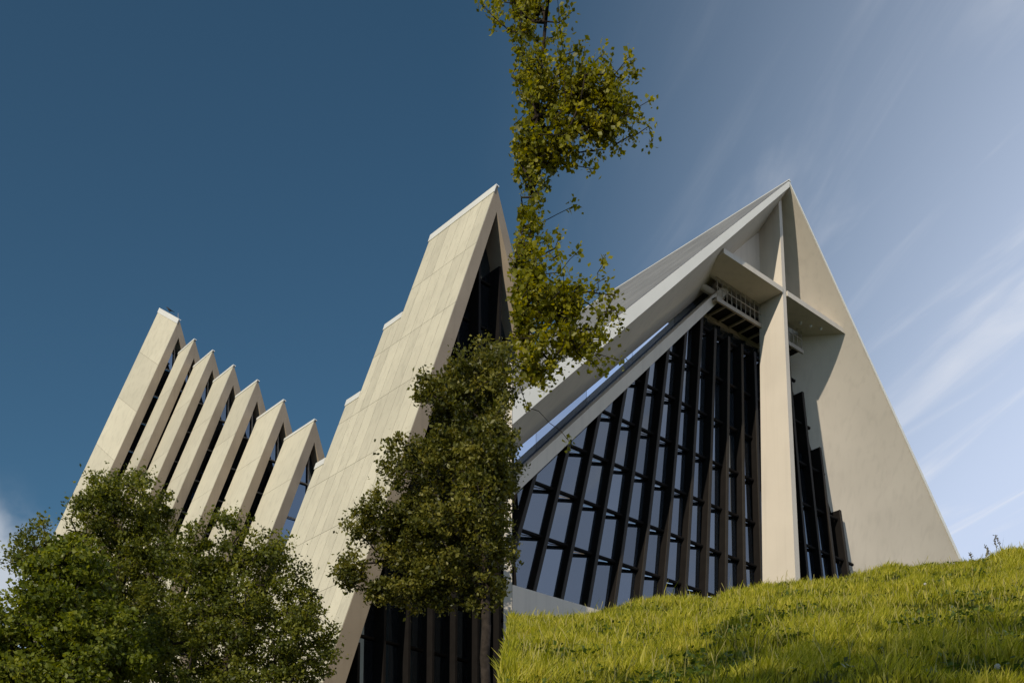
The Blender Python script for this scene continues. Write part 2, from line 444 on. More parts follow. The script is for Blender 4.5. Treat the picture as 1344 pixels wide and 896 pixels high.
def clip_poly(poly, f):
    out = []
    for i, p in enumerate(poly):
        q = poly[(i + 1) % len(poly)]; a, b = f(p), f(q)
        if a >= 0: out.append(p)
        if (a >= 0) != (b >= 0):
            t = a / (a - b); out.append((p[0] + (q[0] - p[0]) * t, p[1] + (q[1] - p[1]) * t))
    return out
def pane(parent, poly, fn, mat, th=0.02):
    n = len(poly)
    vs_ = [fn(u, 0, z) for u, z in poly] + [fn(u, th, z) for u, z in poly]
    fs = [tuple(range(n)), tuple(range(2 * n - 1, n - 1, -1))] + [(i, (i + 1) % n, n + (i + 1) % n, n + i) for i in range(n)]
    return mesh_obj('pane', vs_, fs, mat, parent)
zz = tr_z + [tr_z[-1] + 2.2]
for i in range(len(bays) - 1):
    for j in range(len(zz) - 1):
        z0, z1 = zz[j] + 0.02, zz[j + 1] - 0.02
        if z1 < Z_PL and bays[i] < 3: continue
        poly = [(fan(bays[i], z0) + 0.03, z0), (fan(bays[i + 1], z0) - 0.03, z0), (fan(bays[i + 1], z1) - 0.03, z1), (fan(bays[i], z1) + 0.03, z1)]
        poly = clip_poly(poly, lambda p: -3.25 - 1.03 * -p[0] - p[1])             # under the left beam
        if poly: poly = clip_poly(poly, lambda p: -0.41 - 1.79 * p[0] - 0.1 - p[1])
        if poly: poly = clip_poly(poly, lambda p: WZ - 0.22 - p[1] if True else 0)
        if poly: poly = clip_poly(poly, lambda p: R(p[0], GV, p[1]).x - 0.03)
        if poly and bays[i] > 2.5: poly = clip_poly(poly, lambda p: rin_z(bays[i + 1]) + 0.3 - p[1])   # the bays by the right wall end in steps
        if len(poly) < 3: continue
        pane(win, poly, lambda u, v, z, i=i: R(u, GV + v - SAW * (u - fan(bays[i], z)), z), M['glass'] if bays[i] < 2.5 else M['glassdark'])
# dark interior wall far behind the panes is not needed: the panes are coated
# sloping white beam that carries the glazing and the glazed slot above it
bm_o = loft('sloping_beam', [[R(u, 2.02, -2.88 - 1.019 * abs(u)), R(u, 2.02, -3.42 - 1.031 * abs(u)), R(u, 2.9, -3.42 - 1.031 * abs(u)), R(u, 2.9, -2.95 - 1.019 * abs(u))] for u in (-1.6, -21)], M['white'], churchR)
cut_x(bm_o, 0.012)
slot = empty('slot_window', (0, 0, 0), churchR); slot.matrix_parent_inverse = Matrix.Translation(churchR.location).inverted()
u0 = -2.2
while u0 > -20:
    u1 = u0 - 2.95
    poly = [(u0, -2.6 - 0.978 * -u0), (u0, -3.24 - 1.03 * -u0), (u1 + 0.02, -3.24 - 1.03 * -(u1 + 0.02)), (u1 + 0.02, -2.6 - 0.978 * -(u1 + 0.02))]
    poly = clip_poly(poly, lambda p: R(p[0], GV, p[1]).x - 0.03)
    if len(poly) >= 3:
        pane(slot, poly, lambda u, v, z: R(u, 3.10 + v, z), M['slotglass'])
    u0 = u1
# white plinth under the glazing
pl = hexa('plinth', [R(-20, 2.05, Z_PL - 0.2), R(-2.6, 2.05, Z_PL - 0.2), R(-2.6, 2.05, ZG), R(-20, 2.05, ZG), R(-20, 3.6, Z_PL - 0.2), R(-2.6, 3.6, Z_PL - 0.2), R(-2.6, 3.6, ZG), R(-20, 3.6, ZG)], M['white'], churchR)
cut_x(pl, 0.012)
# stepped pale infill panels beside the right-hand bays
hexa('infill_wall', [R(u, v, z) for v in (GV + 0.12, GV + 0.3) for u, z in ((2.2, rin_z(2.2)), (16.5, rin_z(16.5)), (16.5, ZG - 4), (2.2, ZG - 4))], M['white'], churchR)
# round tie beam and maintenance walkway
ua, za = loc(912, 371, 2.4); ub, zb_ = loc(944, 389, 2.4)
zt_ = (za + zb_) / 2
loft('tie_beam', tube_pts(R(ua - 0.3, 2.4, zt_), R(ub + 0.2, 2.4, zt_), 0.17, 14), M['white'], churchR, True)
wk = empty('walkway', (0, 0, 0), churchR); wk.matrix_parent_inverse = Matrix.Translation(churchR.location).inverted()
UW0, UW1 = loc(940, 384, 1.75)[0], loc(1054, 470, 1.75)[0]
for vv in (1.75, 2.98):
    hexa('side_rail', [R(UW0, vv - 0.05, WZ), R(UW1, vv - 0.05, WZ), R(UW1, vv + 0.05, WZ), R(UW0, vv + 0.05, WZ),
                       R(UW0, vv - 0.05, WZ - 0.2), R(UW1, vv - 0.05, WZ - 0.2), R(UW1, vv + 0.05, WZ - 0.2), R(UW0, vv + 0.05, WZ - 0.2)], M['steel'], wk)
u_ = UW0 + 0.03
while u_ < UW1:
    hexa('crossbar', [R(u_, 1.80, WZ - 0.02), R(u_ + 0.07, 1.80, WZ - 0.02), R(u_ + 0.07, 2.93, WZ - 0.02), R(u_, 2.93, WZ - 0.02),
                      R(u_, 1.80, WZ - 0.12), R(u_ + 0.07, 1.80, WZ - 0.12), R(u_ + 0.07, 2.93, WZ - 0.12), R(u_, 2.93, WZ - 0.12)], M['steel'], wk)
    u_ += 0.78
dk = hexa('deck', [R(UW0, 1.80, WZ + 0.03), R(UW1, 1.80, WZ + 0.03), R(UW1, 2.93, WZ + 0.03), R(UW0, 2.93, WZ + 0.03),
              R(UW0, 1.80, WZ + 0.004), R(UW1, 1.80, WZ + 0.004), R(UW1, 2.93, WZ + 0.004), R(UW0, 2.93, WZ + 0.004)], M['fin'], wk)
for vv in (1.75,):
    for zz_ in (0.55, 1.05):
        loft('handrail', tube_pts(R(UW0, vv, WZ + zz_), R(UW1, vv, WZ + zz_), 0.028, 6), M['steel'], wk)
    u_ = UW0 + 0.1
    while u_ < UW1:
        loft('baluster', tube_pts(R(u_, vv, WZ), R(u_, vv, WZ + 1.05), 0.022, 6), M['steel'], wk)
        u_ += 0.36
# white end wall in which the left side of the building stops
def end_wall():
    pts = []
    for v in (-0.06, 5, 10, 15.1):
        u_ = -(A.x - B.x * -v) / U.x if False else (-A.x - B.x * v) / U.x
        p = R(u_, v, SL * u_)
        pts.append((p.y, p.z + 0.12))
    prof = [(pts[0][0], 4.0)] + pts + [(pts[-1][0], 4.0)]
    n = len(prof)
    vs_ = [V((x, y, z)) for x in (-0.30, 0.0) for y, z in prof]
    fs = [tuple(range(n)), tuple(range(2 * n - 1, n - 1, -1))] + [(i, (i + 1) % n, n + (i + 1) % n, n + i) for i in range(n)]
    return mesh_obj('end_wall', vs_, fs, M['white'], churchR)
end_wall()
# retaining wall along the side of the bank
yy = np.arange(2.0, 37.9, 1.0)
secs = []
for y in yy:
    t = float(bank_h(0.1, y)) + 0.04; b_ = float(left_h(0, y)) - 0.6
    secs.append([V((WALL_X0, y, b_)), V((WALL_X1, y, b_)), V((WALL_X1, y, t)), V((WALL_X0, y, t))])
rw = loft('retaining_wall', secs, M['wallgrey'])
tag(rw, 'thin grey concrete retaining wall along the side of the grassy bank', 'wall')

# ------------------------------------------------------------------ left-hand church (row of folded roof slabs)
YAW = math.radians(-42.5)
P0 = at(652, 244, 64.0)
LB = V((math.sin(YAW), math.cos(YAW), 0)); LU = V((math.cos(YAW), -math.sin(YAW), 0))
def L(u, v, z): return P0 + LU * u + LB * v + Z * z
KL = 2.84
def symhit(x, y):
    r = ray(x, y); q = r * (P0.dot(LU) / r.dot(LU)) - P0
    return q.dot(LB), q.z
nroof = (LB.cross(LU * -1 + Z * -KL)).normalized()
if nroof.z < 0: nroof = -nroof
def roofhit(x, y):
    r = ray(x, y); q = r * (P0.dot(nroof) / r.dot(nroof)) - P0
    return q.dot(LB), q.z
LG = 6.0 - P0.z
churchL = empty('church', (P0.x, P0.y, 9.5))
tag(churchL, 'cream church of folded roof slabs rising in steps behind the leafy trees', 'church')
nL = (LU * -1 * KL + Z).normalized()                            # outward normal of every left roof face
def thick(h): return 0.62 + 0.85 * min(1.0, h / 22.0)
def face_panels(parent, apex_z, v0, v1, tops, wid, hei, k):
    """proud cladding panels on a left roof face; tops: list of (v0, v1, z_top)"""
    for (a, b, zt) in tops:
        n = max(1, round((b - a) / wid)); w = (b - a) / n
        for i in range(n):
            va, vb = a + i * w, a + (i + 1) * w
            row = math.floor((apex_z - zt) / hei)
            z_hi = zt
            while z_hi > LG + 8:
                row += 1
                z_lo = max(apex_z - row * hei, LG + 6)
                if z_hi - z_lo > 0.15:
                    g = 0.013
                    zz1 = z_hi - (g if z_hi != zt else 0.0); zz0 = z_lo + g
                    q = [L(-(apex_z - zz1) / KL, va + g, zz1), L(-(apex_z - zz1) / KL, vb - g, zz1), L(-(apex_z - zz0) / KL, vb - g, zz0), L(-(apex_z - zz0) / KL, va + g, zz0)]
                    hexa('panel', [p + nL * 0.003 for p in q] + [p + nL * 0.045 for p in q], M['panel'], parent)
                z_hi = z_lo
# --- front section: one stepped slab on the left, one on the right
steps = []
for (x0, y0, x1, y1) in ((652, 244, 562, 322), (532, 408, 506, 429), (475.5, 513, 456, 528), (429, 602, 416.6, 609)):
    a, b = roofhit(x0, y0), roofhit(x1, y1)
    steps.append([a[0], b[0], (a[1] + b[1]) / 2])
steps[0][0] = 0.0; steps[0][2] = -0.0
for i in range(1, 4): steps[i][0] = steps[i - 1][1]
def stepped_slab(sgn, mat):
    secs_objs = []
    prof = []                                                    # outline in (v, z)
    prof.append((0.0, LG))
    for (a, b, zt) in steps: prof += [(a, zt), (b, zt)]
    prof.append((steps[-1][1], LG))
    outer = [L(sgn * z / KL * 1.0 if sgn > 0 else z / KL, v, z) for v, z in prof] if sgn < 0 else [L(-z / KL, v, z) for v, z in prof]
    def inner_pt(v, z):
        w = thick(-z)
        if -z / KL < w * 0.5 + 0.001:                            # near the ridge the two slabs meet at u = 0
            return (0.0 if sgn < 0 else 0.0, v, z - 0.62 * KL) if z > -0.5 else (sgn * max(-z / KL - w, 0), v, z)
        return (sgn * (-z / KL - w), v, z)
    inner = [L(*inner_pt(v, z)) for v, z in prof]
    n = len(prof)
    fs = [tuple(range(n)), tuple(range(2 * n - 1, n - 1, -1))] + [(i, (i + 1) % n, n + (i + 1) % n, n + i) for i in range(n)]
    return mesh_obj('roof_slab', outer + inner, fs, mat, churchL)
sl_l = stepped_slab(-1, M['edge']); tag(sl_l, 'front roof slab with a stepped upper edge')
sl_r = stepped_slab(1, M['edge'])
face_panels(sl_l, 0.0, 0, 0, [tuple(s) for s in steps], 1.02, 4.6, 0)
def ridge_band(parent, pa, pb, h):
    """bright metal flashing folded over a ridge: pa, pb = (v, z) of its ends, h = drop on the left face"""
    secs = []
    for v, z, u0 in (pa, pb):
        o = L(u0, v, z); dn = L(u0 - h / KL, v, z - h)
        secs.append([dn + nL * 0.05, dn + nL * 0.09, o + nL * 0.09 + Z * 0.05, o + LU * 0.16 + Z * 0.03, o + LU * 0.14 - Z * 0.05, o + nL * 0.05])
    return loft('ridge_cap', secs, M['cap'], parent)
for i, (a, b, zt) in enumerate(steps):
    ridge_band(sl_l, (a - 0.06, zt, zt / KL), (b + 0.05, zt, zt / KL), 0.55 if i == 0 else 0.42)
# front glazing of the left church
gwin = empty('glass_front', (0, 0, 0), churchL); gwin.matrix_parent_inverse = Matrix.Translation(churchL.location).inverted()
GVL = 1.5
def inner_half(z): return max(-z / KL - thick(-z), 0.0)
fbays = [-14.5 + 1.7 * i for i in range(18)]
for u0 in fbays:
    zt = 0.0
    while zt > LG and inner_half(zt) < abs(u0) + 0.05: zt -= 0.3
    if zt < LG + 3: continue
    hexa('mullion', [L(u0 - 0.08, GVL - 0.95, zt), L(u0 + 0.08, GVL - 0.95, zt), L(u0 + 0.08, GVL, zt), L(u0 - 0.08, GVL, zt),
                     L(u0 - 0.08, GVL - 0.95, LG), L(u0 + 0.08, GVL - 0.95, LG), L(u0 + 0.08, GVL, LG), L(u0 - 0.08, GVL, LG)], M['fin'], gwin)
zr = [-2.6 - 3.1 * i for i in range(13)]
for z in zr:
    h = inner_half(z)
    if h < 0.4 or z < LG: continue
    loft('transom', tube_pts(L(-h, GVL - 0.08, z), L(h, GVL - 0.08, z), 0.09, 6), M['fin'], gwin)
for i in range(len(fbays) - 1):
    for j in range(len(zr) - 1):
        poly = [(fbays[i] + 0.05, zr[j + 1]), (fbays[i + 1] - 0.05, zr[j + 1]), (fbays[i + 1] - 0.05, zr[j] - 0.03), (fbays[i] + 0.05, zr[j] - 0.03)]
        poly = clip_poly(poly, lambda p: p[0] + inner_half(p[1])) if poly else poly
        poly = clip_poly(poly, lambda p: inner_half(p[1]) - p[0]) if poly else poly
        if len(poly) < 3: continue
        pane(gwin, poly, lambda u, v, z: L(u, GVL + v, z), M['glassdark'])
# --- rear sections: seven folded A-frames, ridges climbing backwards
rear = [((413.4, 551), (374.4, 577)), ((372.8, 525.3), (338.4, 551)), ((338.4, 499.4), (310.3, 521)), ((307, 479.7), (281, 500)),
        ((279.7, 460.3), (255, 480.6)), ((255.6, 445.6), (235.2, 465)), ((235.3, 419.7), (210.3, 405))]
ends = []
for i, (pa, pb) in enumerate(rear):
    va, za = symhit(*pa); vb, zb2 = symhit(*pb)
    last = (i == 6)
    if not last: zb2 = za
    # slab back ends leave a slot to the next section
    wtop, wbot = 0.62, 0.80
    def side(sgn):
        H = 34.0
        def pts(v, zr_):
            return [L(0, v, zr_), L(sgn * H / KL, v, zr_ - H), L(sgn * (H / KL - wbot), v, zr_ - H), L(sgn * (9 / KL - 0.74), v, zr_ - 9), L(0, v, zr_ - wtop * KL)]
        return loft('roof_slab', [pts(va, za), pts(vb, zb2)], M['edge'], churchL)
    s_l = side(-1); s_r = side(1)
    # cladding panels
    n = 1; w = (vb - va) / n
    for c in range(n):
        f0, f1 = c / n, (c + 1) / n
        h0 = 0.0
        while h0 < 31:
            h1 = h0 + 5.2
            g = 0.012
            q = []
            for (ff, gg, hh) in ((f0, g, h0 + (g if h0 else 0)), (f1, -g, h0 + (g if h0 else 0)), (f1, -g, h1 - g), (f0, g, h1 - g)):
                v = va + (vb - va) * ff + gg; zr_ = za + (zb2 - za) * ff
                q.append(L(-hh / KL, v, zr_ - hh))
            hexa('panel', [p + nL * 0.003 for p in q] + [p + nL * 0.045 for p in q], M['panel'], s_l)
            h0 = h1
    ridge_band(s_l, (va - 0.05, za, 0.0), (vb + 0.03, zb2, 0.0), 0.50 if last else 0.16)
    # gable window, set back
    gw = empty('gable_window', (0, 0, 0), churchL); gw.matrix_parent_inverse = Matrix.Translation(churchL.location).inverted()
    def half(h): return max(0.0, (h / KL - (wtop + (0.74 - wtop) * min(1, h / 9.0) + (0.06 * max(0, h - 9) / 25.0))))
    hs = [1.85 + 3.0 * k for k in range(11)]
    for k in range(len(hs) - 1):
        h0, h1 = hs[k], hs[k + 1]
        a0, a1 = half(h0), half(h1)
        for (f0, f1) in ((-1, 0), (0, 1)):
            poly = [(f0 * a1, za - h1 + 0.04), (f1 * a1, za - h1 + 0.04), (f1 * a0, za - h0 - 0.04), (f0 * a0, za - h0 - 0.04)]
            if a0 < 0.02: poly = [(f0 * a1, za - h1 + 0.04), (f1 * a1, za - h1 + 0.04), (0, za - h0 - 0.04)]
            pane(gw, poly, lambda u, v, z, va=va: L(u, va + 0.9 + v, z), M['glassdark'])
        loft('transom', tube_pts(L(-a1, va + 0.78, za - h1), L(a1, va + 0.78, za - h1), 0.07, 6), M['steel'], gw)
    loft('mullion', tube_pts(L(0, va + 0.78, za - 2.2), L(0, va + 0.78, za - 34), 0.07, 6), M['steel'], gw)
    ends.append((va, za, vb, zb2))
# low nave between the front and the rear sections
vA, vB_ = steps[-1][1] - 0.5, ends[0][0] + 0.5
loft('nave_roof', [[L(-9.5, v, LG), L(-2.0, v, -24), L(2.0, v, -24), L(9.5, v, LG)] for v in (vA, vB_)], M['edge'], churchL)
# lightning rod on the rear peak
va, za = symhit(236, 420)
loft('lightning_rod', tube_pts(L(0, va + 0.4, za - 0.3), L(0, va + 0.4, za + 0.9), 0.03, 6, 0.012), M['steel'], churchL)

# ------------------------------------------------------------------ bird on the highest slab
def bird(p, sc):
    me = bpy.data.meshes.new('bird')
    j = [(-0.26, 0, 0.20, .035, .02), (-0.12, 0, 0.24, .06, .05), (0.0, 0, 0.28, .09, .08), (0.10, 0, 0.34, .08, .075), (0.17, 0, 0.42, .055, .05), (0.21, 0, 0.455, .05, .048),
         (0.27, 0, 0.45, .022, .02), (0.31, 0, 0.44, .008, .008), (-0.40, 0, 0.16, .05, .012), (0.0, 0.04, 0.14, .015, .015), (0.03, 0.045, 0.0, .012, .012), (0.0, -0.04, 0.14, .015, .015), (0.03, -0.045, 0.0, .012, .012)]
    ed = [(0, 1), (1, 2), (2, 3), (3, 4), (4, 5), (5, 6), (6, 7), (0, 8), (2, 9), (9, 10), (2, 11), (11, 12)]
    me.from_pydata([(a * sc, b * sc, c * sc) for a, b, c, _, _ in j], ed, [])
    o = bpy.data.objects.new('bird', me); COL.objects.link(o)
    md = o.modifiers.new('skin', 'SKIN'); md.use_smooth_shade = True
    for i, q in enumerate(j):
        me.skin_vertices[0].data[i].radius = (q[3] * sc, q[4] * sc)
    me.skin_vertices[0].data[2].use_root = True
    o.modifiers.new('sub', 'SUBSURF').levels = 1
    o.modifiers['sub'].render_levels = 1
    me.materials.append(M['bird'])
    o.location = p
    o.rotation_euler = (0, 0, math.radians(200))
    return o
v_a, z_a, v_b, z_b = ends[-1]
fb = 0.55
bz = z_a + (z_b - z_a) * fb
bird_o = bird(L(0.08, v_a + (v_b - v_a) * fb, bz + 0.10), 1.15)
tag(bird_o, 'black bird perched on the white top edge of the highest slab', 'bird')

# ------------------------------------------------------------------ trees
def leaf_mesh(name, pos, size, tone, rng, mat, parent, up=0.35, aspect=0.62, pin=None):
    n = len(pos)
    nr = rng.normal(size=(n, 3)); nr[:, 2] += up * 2
    nr /= np.linalg.norm(nr, axis=1)[:, None]
    t = rng.normal(size=(n, 3)); t -= nr * (t * nr).sum(1)[:, None]
    t /= np.linalg.norm(t, axis=1)[:, None]
    s = np.cross(nr, t)
    a = (size * 0.5)[:, None]; b = (size * 0.5 * aspect)[:, None]
    bend = nr * (size * 0.12)[:, None]
    v = np.stack([pos - t * a, pos + s * b - bend * 0.6 + t * a * 0.1, pos + t * a, pos - s * b - bend * 0.6 + t * a * 0.1], 1).reshape(-1, 3)
    me = bpy.data.meshes.new(name)
    me.vertices.add(4 * n); me.vertices.foreach_set('co', v.astype(np.float32).ravel())
    idx = np.arange(4 * n, dtype=np.int32).reshape(n, 4)
    tri = np.stack([idx[:, 0], idx[:, 1], idx[:, 2], idx[:, 0], idx[:, 2], idx[:, 3]], 1).ravel()
    me.loops.add(6 * n); me.loops.foreach_set('vertex_index', tri)
    me.polygons.add(2 * n); me.polygons.foreach_set('loop_start', np.arange(0, 6 * n, 3, dtype=np.int32))
    me.update(calc_edges=True)
    at_ = me.attributes.new('tone', 'FLOAT', 'POINT')
    at_.data.foreach_set('value', np.repeat(tone, 4).astype(np.float32))
    me.materials.append(mat)
    o = bpy.data.objects.new(name, me); COL.objects.link(o)
    if parent:
        o.parent = parent; o.matrix_parent_inverse = Matrix.Translation(parent.location).inverted()
    tag(o, kind='stuff')
    return o
def branch_mesh(name, nodes, par, rad, mat, parent, sides=6):
    P = np.array(nodes); vs_ = []; fs = []
    for i in range(1, len(P)):
        p, q = V(P[par[i]]), V(P[i])
        if (q - p).length < 1e-4: continue
        r0 = min(rad[par[i]], rad[i] * 1.5); r1 = rad[i]
        k = sides if r0 > 0.03 else 4
        s = tube_pts(p, q + (q - p).normalized() * r1 * 0.4, r0, k, r1)
        b = len(vs_); vs_ += s[0] + s[1]
        for m_ in range(k):
            n_ = (m_ + 1) % k
            fs.append((b + m_, b + n_, b + k + n_, b + k + m_))
        fs.append(tuple(b + k + m_ for m_ in range(k)))
    return mesh_obj(name, vs_, fs, mat, parent, True, uvfix=False)
def grow(trunk, tips, seg, rng, tip_r, wob=0.10, bias=0.25):
    """join every tip to the nearest grown node by a crooked shoot; pipe-model radii"""
    nodes = [np.array(p, float) for p in trunk]; par = [-1] + list(range(len(trunk) - 1))
    base = nodes[0]; dist = [0.0]
    for i in range(1, len(nodes)): dist.append(dist[i - 1] + np.linalg.norm(nodes[i] - nodes[i - 1]))
    order = np.argsort([np.min(np.linalg.norm(np.array(trunk) - t, axis=1)) for t in tips])
    tipidx = []
    for ti in order:
        t = np.array(tips[ti]); N = np.array(nodes)
        d = np.linalg.norm(N - t, axis=1) + bias * np.maximum(0, N[:, 2] - t[2] + 0.2) * 1.2 + 0.05 * np.array(dist)
        j = int(np.argmin(d)); p = nodes[j]
        ln = np.linalg.norm(t - p); m_ = max(1, int(ln / seg))
        prev = j
        for k in range(1, m_ + 1):
            f = k / m_
            q = p + (t - p) * f
            if k < m_: q = q + rng.normal(size=3) * seg * wob + np.array([0, 0, 0.10 * ln * math.sin(math.pi * f) * 0.5])
            nodes.append(q); par.append(prev); dist.append(dist[prev] + seg); prev = len(nodes) - 1
        tipidx.append(prev)
    cnt = np.zeros(len(nodes))
    for i in tipidx: cnt[i] += 1
    for i in range(len(nodes) - 1, 0, -1): cnt[par[i]] += cnt[i]
    rad = tip_r * np.power(np.maximum(cnt, 1), 0.42)
    return nodes, par, rad
def sample_lobes(lobes, n, rng, shell=0.45, soft=False):
    vol = np.array([(l[1][0] * l[1][1] * l[1][2]) ** 0.75 if len(l) < 3 else l[2] for l in lobes])
    pick = rng.choice(len(lobes), n, p=vol / vol.sum())
    d = rng.normal(size=(n, 3)); d /= np.linalg.norm(d, axis=1)[:, None]
    r = rng.uniform(0.10, 1.0, n) ** shell
    if soft: r = np.abs(rng.normal(size=n)) * 0.55 + 0.08
    c = np.array([lobes[i][0] for i in pick]); s = np.array([lobes[i][1] for i in pick])
    return c + d * r[:, None] * s
def px_lobe(x, y, rx, ry, Y, depth=1.0):
    c = at(x, y, Y); k = Y / F_PX
    return (np.array(c), (rx * k, max(rx, ry) * k * depth, ry * k))
def make_tree(name, label, base, trunk, lobes, nclus, leaves, lsize, crad, mat, bark, seed, tip_r=0.012, seg=0.45, keep=None, tone_amp=0.25, group=None, cat='tree', flat=0.7, aspect=0.62, shell=0.45, loose=0.12, soft=False, slim=None):
    rng = np.random.default_rng(seed)
    root = empty(name, base); tag(root, label, cat, group)
    tips = sample_lobes(lobes, nclus, rng, shell, soft)
    if keep is not None: tips = tips[keep(tips)]
    nodes, par, rad = grow(trunk, tips, seg, rng, tip_r)
    for i_, k_ in (slim or {}).items(): rad[i_] *= k_
    branch_mesh('trunk', nodes, par, rad, bark, root)
    per = leaves // len(tips)
    cid = np.repeat(np.arange(len(tips)), per)
    n = len(cid)
    rr = crad * rng.uniform(0.55, 1.3, len(tips))
    off = rng.normal(size=(n, 3)); off /= np.linalg.norm(off, axis=1)[:, None]
    off *= (rng.uniform(0, 1, n) ** 0.5 * rr[cid])[:, None]; off[:, 2] *= flat
    # a share of the leaves strays along the shoots so that clumps do not read as balls
    st = rng.uniform(size=n) < loose
    off[st] *= rng.uniform(1.0, 2.0, st.sum())[:, None]
    pos = tips[cid] + off
    if keep is not None:
        k = keep(pos); pos = pos[k]; cid = cid[k]
    n = len(pos)
    ct = rng.uniform(-1, 1, len(tips))
    tone = np.clip(0.45 + ct[cid] * tone_amp + rng.normal(size=n) * 0.16, 0, 1)
    size = lsize * rng.uniform(0.6, 1.35, n)
    leaf_mesh('crown', pos, size * np.where(rng.uniform(size=n) < 0.25, 0.6, 1.0), tone, rng, mat, root, aspect=aspect)
    return root
def trunk_line(b, t, n, seed, sway=0.12):
    rng = np.random.default_rng(seed); b, t = np.array(b), np.array(t)
    out = []
    for i in range(n):
        f = i / (n - 1); p = b + (t - b) * f
        if 0 < i: p = p + np.append(rng.normal(size=2) * sway, 0) * math.sin(math.pi * min(1, f * 1.1))
        out.append(p)
    return out
def gz(x, y): return float(ground_h(x, y))

# rounded dark tree behind, far left
Y1 = 40.0
c = at(160, 800, Y1)
b1 = V((c.x, Y1, gz(c.x, Y1) - 0.1))
make_tree('broadleaf_tree', 'rounded dark green tree with open limbs against the rear slabs', b1, trunk_line(b1, at(160, 705, Y1), 14, 1),
          [px_lobe(160, 680, 72, 62, Y1), px_lobe(60, 725, 44, 46, Y1), px_lobe(200, 725, 36, 48, Y1), px_lobe(120, 790, 90, 70, Y1), px_lobe(190, 830, 60, 70, Y1)],
          620, 58000, 0.14, 0.44, M['leaf_olive'], M['barkdark'], 11, tip_r=0.014, shell=0.48, tone_amp=0.36, loose=0.25)
# light green maple in front of it
Y2 = 31.0
c = at(70, 900, Y2)
b2 = V((c.x, Y2, gz(c.x, Y2) - 0.1))
make_tree('maple_tree', 'bright green maple with larger leaves at the foot of the rounded tree', b2, trunk_line(b2, at(80, 760, Y2), 14, 2),
          [px_lobe(85, 770, 55, 60, Y2), px_lobe(40, 850, 75, 70, Y2), px_lobe(130, 850, 70, 60, Y2), px_lobe(100, 715, 32, 30, Y2), px_lobe(-20, 880, 60, 90, Y2), px_lobe(70, 930, 120, 60, Y2)],
          600, 52000, 0.155, 0.40, M['leaf_maple'], M['barkdark'], 12, tip_r=0.015, shell=0.5, tone_amp=0.36, aspect=0.7, loose=0.25)
# middle tree
Y3 = 35.0
c = at(300, 900, Y3)
b3 = V((c.x, Y3, gz(c.x, Y3) - 0.1))
make_tree('broadleaf_tree', 'dull green loose-crowned tree in front of the stepped slab', b3, trunk_line(b3, at(300, 740, Y3), 14, 3),
          [px_lobe(290, 728, 56, 62, Y3), px_lobe(350, 745, 38, 52, Y3), px_lobe(245, 765, 50, 62, Y3), px_lobe(320, 830, 95, 80, Y3), px_lobe(405, 850, 38, 62, Y3), px_lobe(395, 780, 18, 45, Y3), px_lobe(240, 870, 80, 70, Y3), px_lobe(320, 930, 120, 60, Y3)],
          700, 60000, 0.132, 0.40, M['leaf_olive'], M['barkdark'], 13, tip_r=0.012, shell=0.5, tone_amp=0.36, loose=0.28)
# tree before the dark glass front
Y4 = 33.0
c = at(650, 900, Y4)
b4 = V((c.x, Y4, gz(c.x, Y4) - 0.1))
rk4 = np.random.default_rng(44)
keep4 = lambda p: (p[:, 0] / p[:, 1] * F_PX + 16 * np.sin(p[:, 2] * 1.9 + 0.6) + 9 * np.sin(p[:, 2] * 5.1 + 1) + rk4.normal(size=len(p)) * 7 < 2)
make_tree('broadleaf_tree', 'dense olive green tree before the dark glass front', b4, trunk_line(b4, at(632, 560, Y4), 18, 4, 0.05),
          [px_lobe(615, 530, 50, 70, Y4), px_lobe(645, 480, 26, 46, Y4), px_lobe(572, 515, 25, 32, Y4), px_lobe(560, 610, 62, 55, Y4), px_lobe(500, 690, 52, 48, Y4), px_lobe(460, 745, 20, 28, Y4), px_lobe(585, 710, 80, 70, Y4), px_lobe(560, 770, 60, 30, Y4), px_lobe(640, 650, 40, 110, Y4), px_lobe(500, 770, 24, 24, Y4), px_lobe(635, 770, 30, 36, Y4), px_lobe(664, 560, 26, 100, Y4), px_lobe(668, 690, 26, 60, Y4)],
          950, 64000, 0.14, 0.36, M['leaf_dark'], M['barkdark'], 14, tip_r=0.009, keep=keep4, shell=0.55, tone_amp=0.36, loose=0.25)
# small shrub top near the foot of the slab
Y5 = 26.0
c = at(405, 930, Y5)
b5 = V((c.x, Y5, gz(c.x, Y5) - 0.05))
make_tree('young_tree', 'young bright green sapling tip below the stepped slab', b5, trunk_line(b5, at(405, 900, Y5), 12, 5, 0.03),
          [px_lobe(405, 925, 32, 40, Y5), px_lobe(400, 990, 45, 60, Y5)], 60, 2600, 0.17, 0.3, M['leaf_maple'], M['bark'], 15)
# broad unseen tree added behind the viewpoint to shade the foot of the bank
b7 = V((-2.6, -4.2, gz(-2.6, -4.2) - 0.1))
make_tree('broadleaf_tree', 'added broad tree, unseen behind the viewpoint, shading the foot of the bank', b7, trunk_line(b7, (-2.2, -3.4, 9.5), 14, 7, 0.1),
          [(np.array((-2.0, -3.0, 9.8)), (3.6, 3.2, 2.8)), (np.array((0.8, -4.6, 9.0)), (2.6, 2.4, 2.2)), (np.array((-4.4, -3.6, 8.8)), (2.4, 2.4, 2.0))],
          320, 24000, 0.14, 0.42, M['leaf_olive'], M['bark'], 17)
